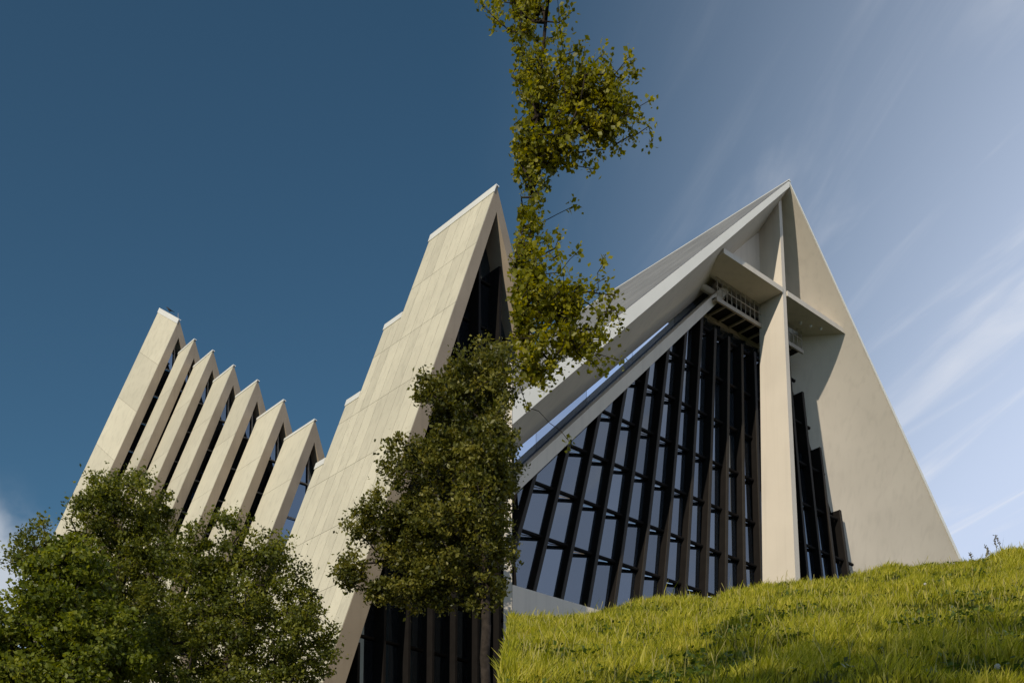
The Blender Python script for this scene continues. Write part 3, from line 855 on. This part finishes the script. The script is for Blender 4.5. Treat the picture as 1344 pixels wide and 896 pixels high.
# birch beside the photographer, its branches hanging into the view
Y6 = 9.0
b6 = V((2.4, -1.6, gz(2.4, -1.6) - 0.08))
tr6 = [np.array(p) for p in ((b6.x, b6.y, b6.z), (2.38, -1.55, 0.5), (2.3, -1.45, 2.5), (2.2, -1.2, 4.5), (2.05, -0.6, 6.3), (1.85, 0.6, 7.9), (1.6, 2.2, 9.2), (1.3, 4.0, 10.0), (1.0, 5.8, 10.3), (0.65, 7.4, 10.0), (0.42, 8.4, 9.2),
                             (0.30, 8.9, 8.3), (0.22, 9.05, 7.5), (0.18, 9.1, 6.8), (0.16, 9.1, 6.2))]
rk6 = np.random.default_rng(66)
keep6 = lambda p: ((p[:, 0] / p[:, 1] > (0 + 5 * np.sin(p[:, 2] * 5.0) + np.abs(rk6.normal(size=len(p))) * 9 - 4 + 6 * np.sin(p[:, 2] * 2.1)) / F_PX) | (p[:, 2] / p[:, 1] > 0.90))
make_tree('birch_tree', 'birch with yellow-green leaves hanging on thin dark twigs before the sky', b6, tr6,
          [px_lobe(690, 10, 60, 70, Y6), px_lobe(700, 110, 80, 80, Y6), px_lobe(760, 120, 80, 62, Y6), px_lobe(795, 165, 66, 50, Y6), px_lobe(800, 130, 50, 50, Y6), px_lobe(690, 205, 66, 80, Y6), px_lobe(735, 195, 62, 55, Y6), px_lobe(680, 275, 40, 66, Y6),
           px_lobe(700, 380, 60, 80, Y6), px_lobe(685, 430, 50, 80, Y6), px_lobe(745, 405, 76, 56, Y6), px_lobe(755, 450, 70, 42, Y6), px_lobe(700, 485, 52, 40, Y6), px_lobe(680, 325, 40, 60, Y6),
           (np.array((1.0, 5.0, 10.9)), (1.6, 2.4, 0.9), 0.05), (np.array((1.6, 1.4, 9.4)), (3.2, 2.6, 2.0), 0.45), (np.array((2.6, -1.5, 8.5)), (2.4, 2.4, 2.2), 0.10)],
          1750, 29000, 0.047, 0.075, M['leaf_birch'], M['barkdark'], 16, tip_r=0.0030, seg=0.12, keep=keep6, tone_amp=0.30, flat=1.1, aspect=0.75, loose=0.45, soft=True, slim={9: 0.6, 10: 0.42, 11: 0.36, 12: 0.34, 13: 0.32, 14: 0.3})

# ------------------------------------------------------------------ meadow grass on the bank
def grass():
    rng = np.random.default_rng(5)
    n = 420000
    Y = 6.9 + (27.5 - 6.9) * rng.uniform(size=n) ** 1.14
    X = rng.uniform(0.0, 1.0, n) * (Y * 0.50 + 0.7) - 0.09
    # tufts
    tuft = np.sin(X * 2.3 + 1.1 * np.sin(Y * 1.3)) * np.sin(Y * 2.1 + 0.8 * np.sin(X * 1.9)) + 0.6 * np.sin(X * 6.1 + Y * 2.0) * np.sin(Y * 5.3 - X)
    k = rng.uniform(size=n) < (0.55 + 0.40 * tuft)
    X, Y, tuft = X[k], Y[k], tuft[k]; n = len(X)
    Zb = bank_h(X, Y) + np.where(X < 0.03, 0.03, -0.02)
    h = (0.125 + 0.065 * np.clip(tuft, -1, 1.4)) * rng.uniform(0.55, 1.6, n) * (1 + 0.012 * (Y - 8))
    tall = rng.uniform(size=n) < 0.004
    h[tall] *= rng.uniform(1.5, 2.2, tall.sum())
    w = (0.0045 + 0.00035 * Y) * rng.uniform(0.6, 1.4, n)
    an = rng.uniform(0, 2 * np.pi, n)
    lean = h * rng.uniform(0.05, 0.6, n)
    wind = np.array([0.08, -0.04])
    lx = np.cos(an) * lean + wind[0] * h; ly = np.sin(an) * lean + wind[1] * h
    sa = rng.uniform(0, np.pi, n)
    sx, sy = np.cos(sa) * w, np.sin(sa) * w * 0.6
    b = np.stack([X, Y, Zb], 1)
    def pt(f, side, ww):
        return b + np.stack([lx * f ** 1.8 + side * sx * ww, ly * f ** 1.8 + side * sy * ww, h * (f - 0.18 * f * f)], 1)
    v = np.stack([pt(0, -1, 1), pt(0, 1, 1), pt(0.55, -1, 0.8), pt(0.55, 1, 0.8), pt(1.0, 0, 0)], 1).reshape(-1, 3)
    me = bpy.data.meshes.new('grass')
    me.vertices.add(5 * n); me.vertices.foreach_set('co', v.astype(np.float32).ravel())
    i0 = np.arange(n, dtype=np.int32)[:, None] * 5
    tri = (i0 + np.array([0, 1, 3, 0, 3, 2, 2, 3, 4], dtype=np.int32)[None, :]).ravel()
    me.loops.add(9 * n); me.loops.foreach_set('vertex_index', tri)
    me.polygons.add(3 * n); me.polygons.foreach_set('loop_start', np.arange(0, 9 * n, 3, dtype=np.int32))
    me.update(calc_edges=True)
    tone = np.clip(0.42 + 0.18 * np.clip(tuft, -1, 1) + rng.normal(size=n) * 0.26, 0, 1)
    a = me.attributes.new('tone', 'FLOAT', 'POINT'); a.data.foreach_set('value', np.repeat(tone, 5).astype(np.float32))
    me.materials.append(M['grass'])
    o = bpy.data.objects.new('grass', me); COL.objects.link(o)
    tag(o, 'long yellow-green meadow grass covering the bank', 'grass', kind='stuff')
grass()
def meadow_mix():
    rng = np.random.default_rng(8)
    # straw stems
    n = 700
    Y = 7.5 + 18.5 * rng.uniform(size=n) ** 1.1; X = rng.uniform(size=n) * (Y * 0.49 + 0.5) + 0.05
    h = rng.uniform(0.18, 0.40, n); a = rng.uniform(0, 2 * np.pi, n); ln = h * rng.uniform(0.05, 0.35, n)
    b = np.stack([X, Y, bank_h(X, Y) - 0.02], 1); w = 0.0010 + 0.00010 * Y
    sx = np.stack([w, 0 * w, 0 * w], 1)
    mid = b + np.stack([np.cos(a) * ln * 0.35, np.sin(a) * ln * 0.35, h * 0.6], 1)
    top = b + np.stack([np.cos(a) * ln, np.sin(a) * ln, h], 1)
    ear = top - (top - mid) * 0.22
    v = np.stack([b - sx, b + sx, mid - sx, mid + sx, ear - sx * 1.7, ear + sx * 1.7, top], 1).reshape(-1, 3)
    quads = [(7 * i + p, 7 * i + q, 7 * i + r) for i in range(n) for p, q, r in ((0, 1, 3), (0, 3, 2), (2, 3, 5), (2, 5, 4), (4, 5, 6))]
    o = mesh_obj('straw_stems', v.tolist(), quads, M['straw'], None, False, uvfix=False)
    tag(o, 'pale straw stems scattered through the meadow grass', 'grass', kind='stuff')
    # broad leaves of clover and dandelion, lying low
    pos = []
    for _ in range(900):
        y = 7.5 + 17 * rng.uniform() ** 1.1; x = rng.uniform() * (y * 0.49 + 0.5) + 0.05
        k = rng.integers(5, 14)
        for _ in range(k):
            q = rng.normal(size=2) * 0.09
            pos.append((x + q[0], y + q[1], float(bank_h(x + q[0], y + q[1])) + rng.uniform(0.04, 0.15)))
    pos = np.array(pos)
    root = leaf_mesh('weed_leaves', pos, rng.uniform(0.03, 0.075, len(pos)), rng.uniform(0.1, 0.9, len(pos)), rng, M['leaf_weed'], None, up=0.9, aspect=0.8)
    tag(root, 'low broad weed leaves between the blades of the meadow', 'weeds', kind='stuff')
M['straw'] = material('straw', (0.34, 0.30, 0.10), 0.7, 0.2, nscale=3, namt=0.3)
M['leaf_weed'] = leaf_material('leaf_weed', (0.030, 0.055, 0.010), (0.080, 0.125, 0.018), (0.170, 0.210, 0.035), 0.35)
meadow_mix()
# dry flowering stalks on the crest and a few dandelion clocks
def stalk(x, y, h, lean, seed, label):
    rng = np.random.default_rng(seed)
    z0 = float(bank_h(x, y)) - 0.03
    o = empty('grass_stalk', (x, y, z0)); tag(o, label, 'plant', 'dry stalks on the crest of the bank')
    pts = [V((x + lean * (k / 7) ** 2, y, z0 + h * k / 7)) for k in range(8)]
    vs_, fs = [], []
    for p, q in zip(pts[:-1], pts[1:]):
        s = tube_pts(p, q, 0.007, 5, 0.006); b = len(vs_); vs_ += s[0] + s[1]
        fs += [(b + i, b + (i + 1) % 5, b + 5 + (i + 1) % 5, b + 5 + i) for i in range(5)]
    mesh_obj('stem', vs_, fs, M['leaf_stalk'], o, True, uvfix=False)
    vs_, fs = [], []
    for k in range(16):
        t = 0.62 + 0.38 * k / 15; i = min(6, int(t * 7)); p = pts[i] + (pts[i + 1] - pts[i]) * (t * 7 - i)
        d = V((rng.normal(), rng.normal(), 1.2)).normalized() * 0.05
        s = tube_pts(p, p + d, 0.004, 4, 0.009); b = len(vs_); vs_ += s[0] + s[1]
        fs += [(b + i_, b + (i_ + 1) % 4, b + 4 + (i_ + 1) % 4, b + 4 + i_) for i_ in range(4)] + [(b + 4, b + 5, b + 6, b + 7)]
    mesh_obj('seed_head', vs_, fs, M['leaf_stalk'], o, True, uvfix=False)
M['leaf_stalk'] = material('dry_stalk', (0.09, 0.075, 0.035), 0.8, 0.2, nscale=10, namt=0.3)
for i, (x, h, ln) in enumerate(((1334, 0.55, -0.05), (1325, 0.42, -0.12), (1318, 0.30, 0.05), (1341, 0.60, -0.15), (1300, 0.28, -0.06))):
    stalk((x - 672) / F_PX * 24.0, 24.0, h, ln, 50 + i, 'thin dry grass stalk standing above the crest of the bank')
def clock(px, py):
    d = ray(px, py); Y = 8.0
    while Y < 26 and d.z * Y > float(bank_h(d.x * Y, Y)) + 0.20: Y += 0.05
    x, y = d.x * Y, Y; z0 = float(bank_h(x, y)) - 0.02
    o = empty('dandelion', (x, y, z0)); tag(o, 'white dandelion clock standing in the meadow grass', 'flower', 'dandelion clocks in the meadow')
    zt = d.z * Y
    loft('stem', tube_pts((x, y, z0), (x, y, zt), 0.004, 5), M['leaf_stalk'], o)
    rng = np.random.default_rng(int(px))
    vs_, fs = [], []
    for k in range(70):
        q = rng.normal(size=3); q /= np.linalg.norm(q); q = V(q)
        s = tube_pts(V((x, y, zt)), V((x, y, zt)) + q * 0.022, 0.0010, 3, 0.004); b = len(vs_); vs_ += s[0] + s[1]
        fs += [(b + i, b + (i + 1) % 3, b + 3 + (i + 1) % 3, b + 3 + i) for i in range(3)] + [(b + 3, b + 4, b + 5)]
    mesh_obj('seed_head', vs_, fs, M['seed'], o, False, uvfix=False)
for p in ((1214, 766), (1309, 874)): clock(*p)
